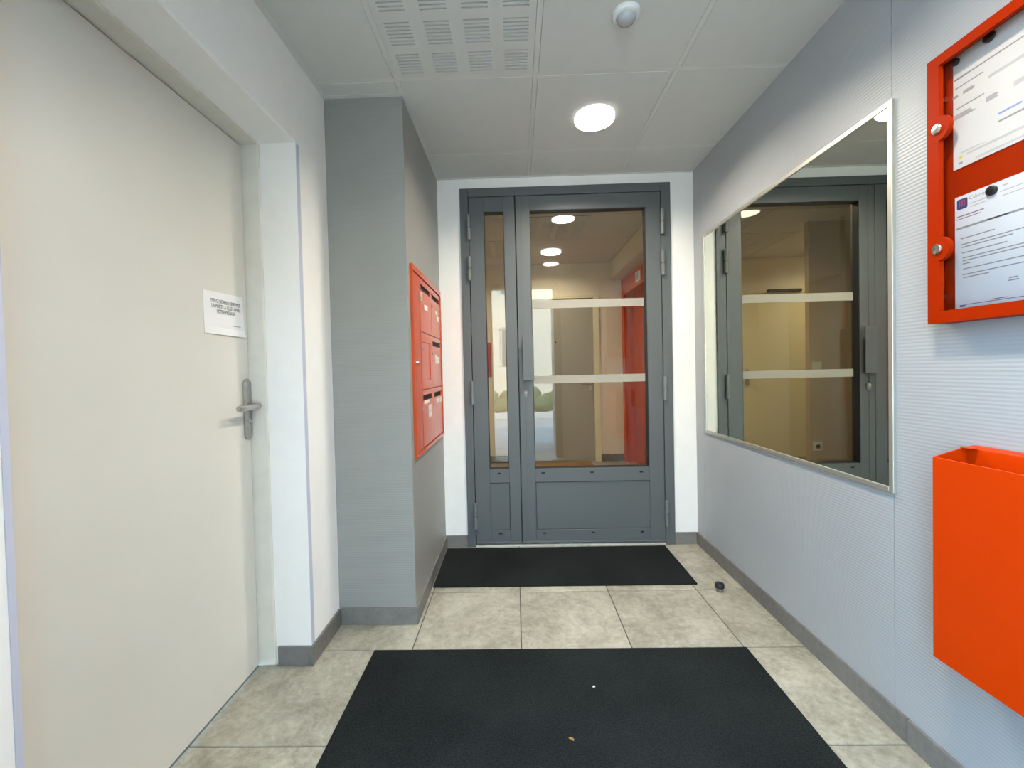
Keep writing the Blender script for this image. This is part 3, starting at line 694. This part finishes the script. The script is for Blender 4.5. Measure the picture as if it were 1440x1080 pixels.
# grey hall door with peephole
d3 = root('door_3', (.5, HB, 0), 'grey flat door with lever handle at the end of the hall', 'door', kind='structure')
yb = HB
box('door_panel', (.045, .925, yb - .014, yb - .0005, .012, 1.925), HALLG, d3, bevel=.002)
ob('frame', B((.928, .998, yb - .028, yb - .0003, 0, 1.96), (-.028, .042, yb - .028, yb - .0003, 0, 1.96), (.042, .928, yb - .028, yb - .0003, 1.930, 1.96)), HALLY, d3, bevel=.002)
ob('handle_plate', prism(circle(.886, .985, .02, 10, 0, math.pi) + circle(.886, .86, .02, 10, math.pi, 2 * math.pi), 'y', yb - .022, yb - .014), STEEL, d3)
ob('lever', tube([(.886, yb - .022, .912), (.886, yb - .06, .912), (.875, yb - .068, .912), (.78, yb - .066, .912)], .010, 10), STEEL, d3, smooth=True)
ob('peephole', cyl('y', (.485, 1.42), .009, yb - .018, yb - .014, 14), SLOT, d3)
# cream hall door seen in the mirror, warm lamp tone in its colour
d4 = root('door_4', (-.85, HB, 0), 'cream door, coloured with warm lamplight, on the hall end wall, seen in the mirror', 'door', kind='structure')
box('door_panel', (-1.22, -.475, yb - .014, yb - .0005, .012, 1.925), HALLY, d4, bevel=.002)
ob('frame', B((-.472, -.41, yb - .022, yb - .0003, 0, 1.96), (-1.29, -1.223, yb - .022, yb - .0003, 0, 1.96), (-1.223, -.472, yb - .022, yb - .0003, 1.930, 1.96)), HALLY, d4)
ob('handle_plate', prism(circle(-.505, 1.03, .02, 10, 0, math.pi) + circle(-.505, .88, .02, 10, math.pi, 2 * math.pi), 'y', yb - .022, yb - .014), STEEL, d4)
ob('lever', tube([(-.505, yb - .022, .96), (-.505, yb - .06, .96), (-.516, yb - .068, .96), (-.61, yb - .066, .96)], .010, 10), STEEL, d4, smooth=True)
box('dark_bar', (-1.12, -.74, yb - .06, yb - .0225, 1.938, 1.968), BLACK, d4, bevel=.003)  # short dark bar set above the door head
rs = root('safety_sign', (-.372, HB, 1.03), 'plain red board on the hall end wall beside the cream hall door', 'sign')
box('board', (-.395, -.283, yb - .012, yb - .0003, 1.033, 1.433), RED, rs, bevel=.002)
box('rim', (-.399, -.279, yb - .006, yb - .0003, 1.029, 1.437), RED, rs)
# lift entrance in the hall
d6 = root('door_6', (XE, 4.5, 0), 'orange metal lift entrance in the hall beyond the glass', 'door', kind='structure')
ob('frame', B((XE - .014, XE + .115, 4.965, HB - .001, 0, 2.125), (XE - .014, XE + .115, 4.032, 4.10, 0, 2.125), (XE - .014, XE + .115, 4.10, 4.965, 1.935, 2.125)), ORANGE3, d6, bevel=.003)
box('sill', (XE - .014, XE + .12, 4.10, 4.965, 0, .006), ALU, d6)
box('door_leaf', (XE + .100, XE + .125, 4.53, 4.964, .007, 1.934), ORANGE3, d6, bevel=.001)
box('door_leaf', (XE + .112, XE + .130, 4.101, 4.56, .007, 1.934), ORANGE3, d6, bevel=.001)
ip = box('indicator_plate', (XE - .022, XE - .014, 4.30, 4.46, 1.975, 2.075), PLAST, d6, bevel=.002)
box('indicator_screen', (XE - .0228, XE - .022, 4.345, 4.455, 1.988, 2.062), LENS, ip)
# hall plinths, socket, switch, coir mat
plinth('baseboard_hall', 'dark tile plinths along the hall end wall', [(1.0, XE - .0145, yb - .011, yb - .0003, 0, .085), (-.41, -.03, yb - .011, yb - .0003, 0, .085)])
so = root('wall_socket', (-.447, 3.82, .33), 'white power socket low on the hall partition, seen in the mirror', 'socket')
box('plate', (-.487, -.407, 3.811, 3.8198, .327, .407), PLAST, so, bevel=.003)
ob('socket_ring', lathe([(.028, 0), (.028, .003), (.022, .003), (.022, -.0), ], 0, 0, 24), LABEL, so)
o = [x for x in so.children if x.name.startswith('socket_ring')][-1]
o.rotation_euler = (math.pi / 2, 0, 0); o.location = Vector((-.447, 3.811, .367)) - org(so)
ob('pin_hole', B((-.4585, -.4525, 3.8105, 3.8112, .364, .370), (-.4415, -.4355, 3.8105, 3.8112, .364, .370)), SLOT, so)
swt = root('light_switch', (-.447, 3.82, 1.035), 'white light switch on the hall partition, seen in the mirror', 'switch')
box('plate', (-.487, -.407, 3.811, 3.8198, 1.035, 1.115), PLAST, swt, bevel=.003)
box('rocker', (-.475, -.419, 3.808, 3.811, 1.047, 1.103), PLAST, swt, bevel=.001)
cm = box('coir_mat', (.20, .86, 4.50, 5.0, .0003, .014), COIR); props(cm, 'brown coir doormat in front of the grey hall door', 'mat')

# ------------------------------------------------------------------ street seen mirrored in the glass
gp = box('pavement', (-9, 9, -9.4, FZ - .18, -.10, -.012), STREET); props(gp, 'grey paved street outside the open doorway', 'pavement', kind='structure')
kb = box('kerb', (-9, 9, -4.55, -4.35, -.012, .12), KERB, None, bevel=.01); props(kb, 'pale stone kerb across the street', 'kerb', kind='structure')
bm = bmesh.new()
for i in range(46):
    x = -4.6 + i * .2 + random.uniform(-.05, .05)
    r = random.uniform(.17, .26)
    m_ = bmesh.ops.create_icosphere(bm, subdivisions=2, radius=r, matrix=Matrix.Translation((x, -4.95 + random.uniform(-.1, .1), random.uniform(.15, .42))))
    for v in m_['verts']: v.co += Vector((random.uniform(-1, 1), random.uniform(-1, 1), random.uniform(-1, 1))) * .03
hg = ob('hedge', bm, LEAFM, None); hg.location.z = -.012; props(hg, 'low green hedge across the street, mirrored in the glass', 'hedge', kind='stuff')
fa = root('street_facade', (0, -9.0, 0), 'pale rendered house front across the street, mirrored in the glass', 'building', kind='structure')
wins = [(x, z) for x in (-5.2, -2.6, 0.0, 2.6, 5.2) for z in (1.15, 3.6)]
xs_ = sorted(set([-8.0, 8.0] + [v for x, _ in wins for v in (x - .5, x + .5)])); zs_ = [-.012, 1.15, 2.55, 3.6, 5.0, 5.4]
bx = []
for i in range(len(xs_) - 1):
    for j in range(len(zs_) - 1):
        if i % 2 == 1 and j in (1, 3): continue
        bx.append((xs_[i], xs_[i + 1], -9.3, -9.0, zs_[j], zs_[j + 1]))
ob('wall', B(*bx), RENDERW, fa)
for x, z in wins:
    wi = ob('window', B((x - .5, x - .42, -9.2, -9.12, z, z + 1.4), (x + .42, x + .5, -9.2, -9.12, z, z + 1.4), (x - .42, x + .42, -9.2, -9.12, z, z + .08), (x - .42, x + .42, -9.2, -9.12, z + 1.32, z + 1.4), (x - .03, x + .03, -9.2, -9.12, z + .08, z + 1.32)), PLAST, fa)
    box('pane', (x - .42, x + .42, -9.18, -9.16, z + .08, z + 1.32), PANE, wi)

# ------------------------------------------------------------------ two crumbs on the near mat
def crumb(name, x, y, pts, m, label):
    props(ob(name, prism([(x + a, y + b) for a, b in pts], 'z', .0092, .0122), m, None, bevel=.0006, segs=1), label, 'litter')
crumb('paper_scrap', .245, 1.447, [(-.0045, -.002), (.001, -.0035), (.005, 0), (.002, .004), (-.003, .003)], PAPERD, 'tiny white paper scrap lying on the large black mat')
crumb('leaf_scrap', .142, 1.239, [(-.009, .004), (-.002, -.001), (.004, -.006), (.007, -.003), (.005, .003), (-.002, .006)], COIR, 'small dry brown leaf scrap lying on the large black mat')
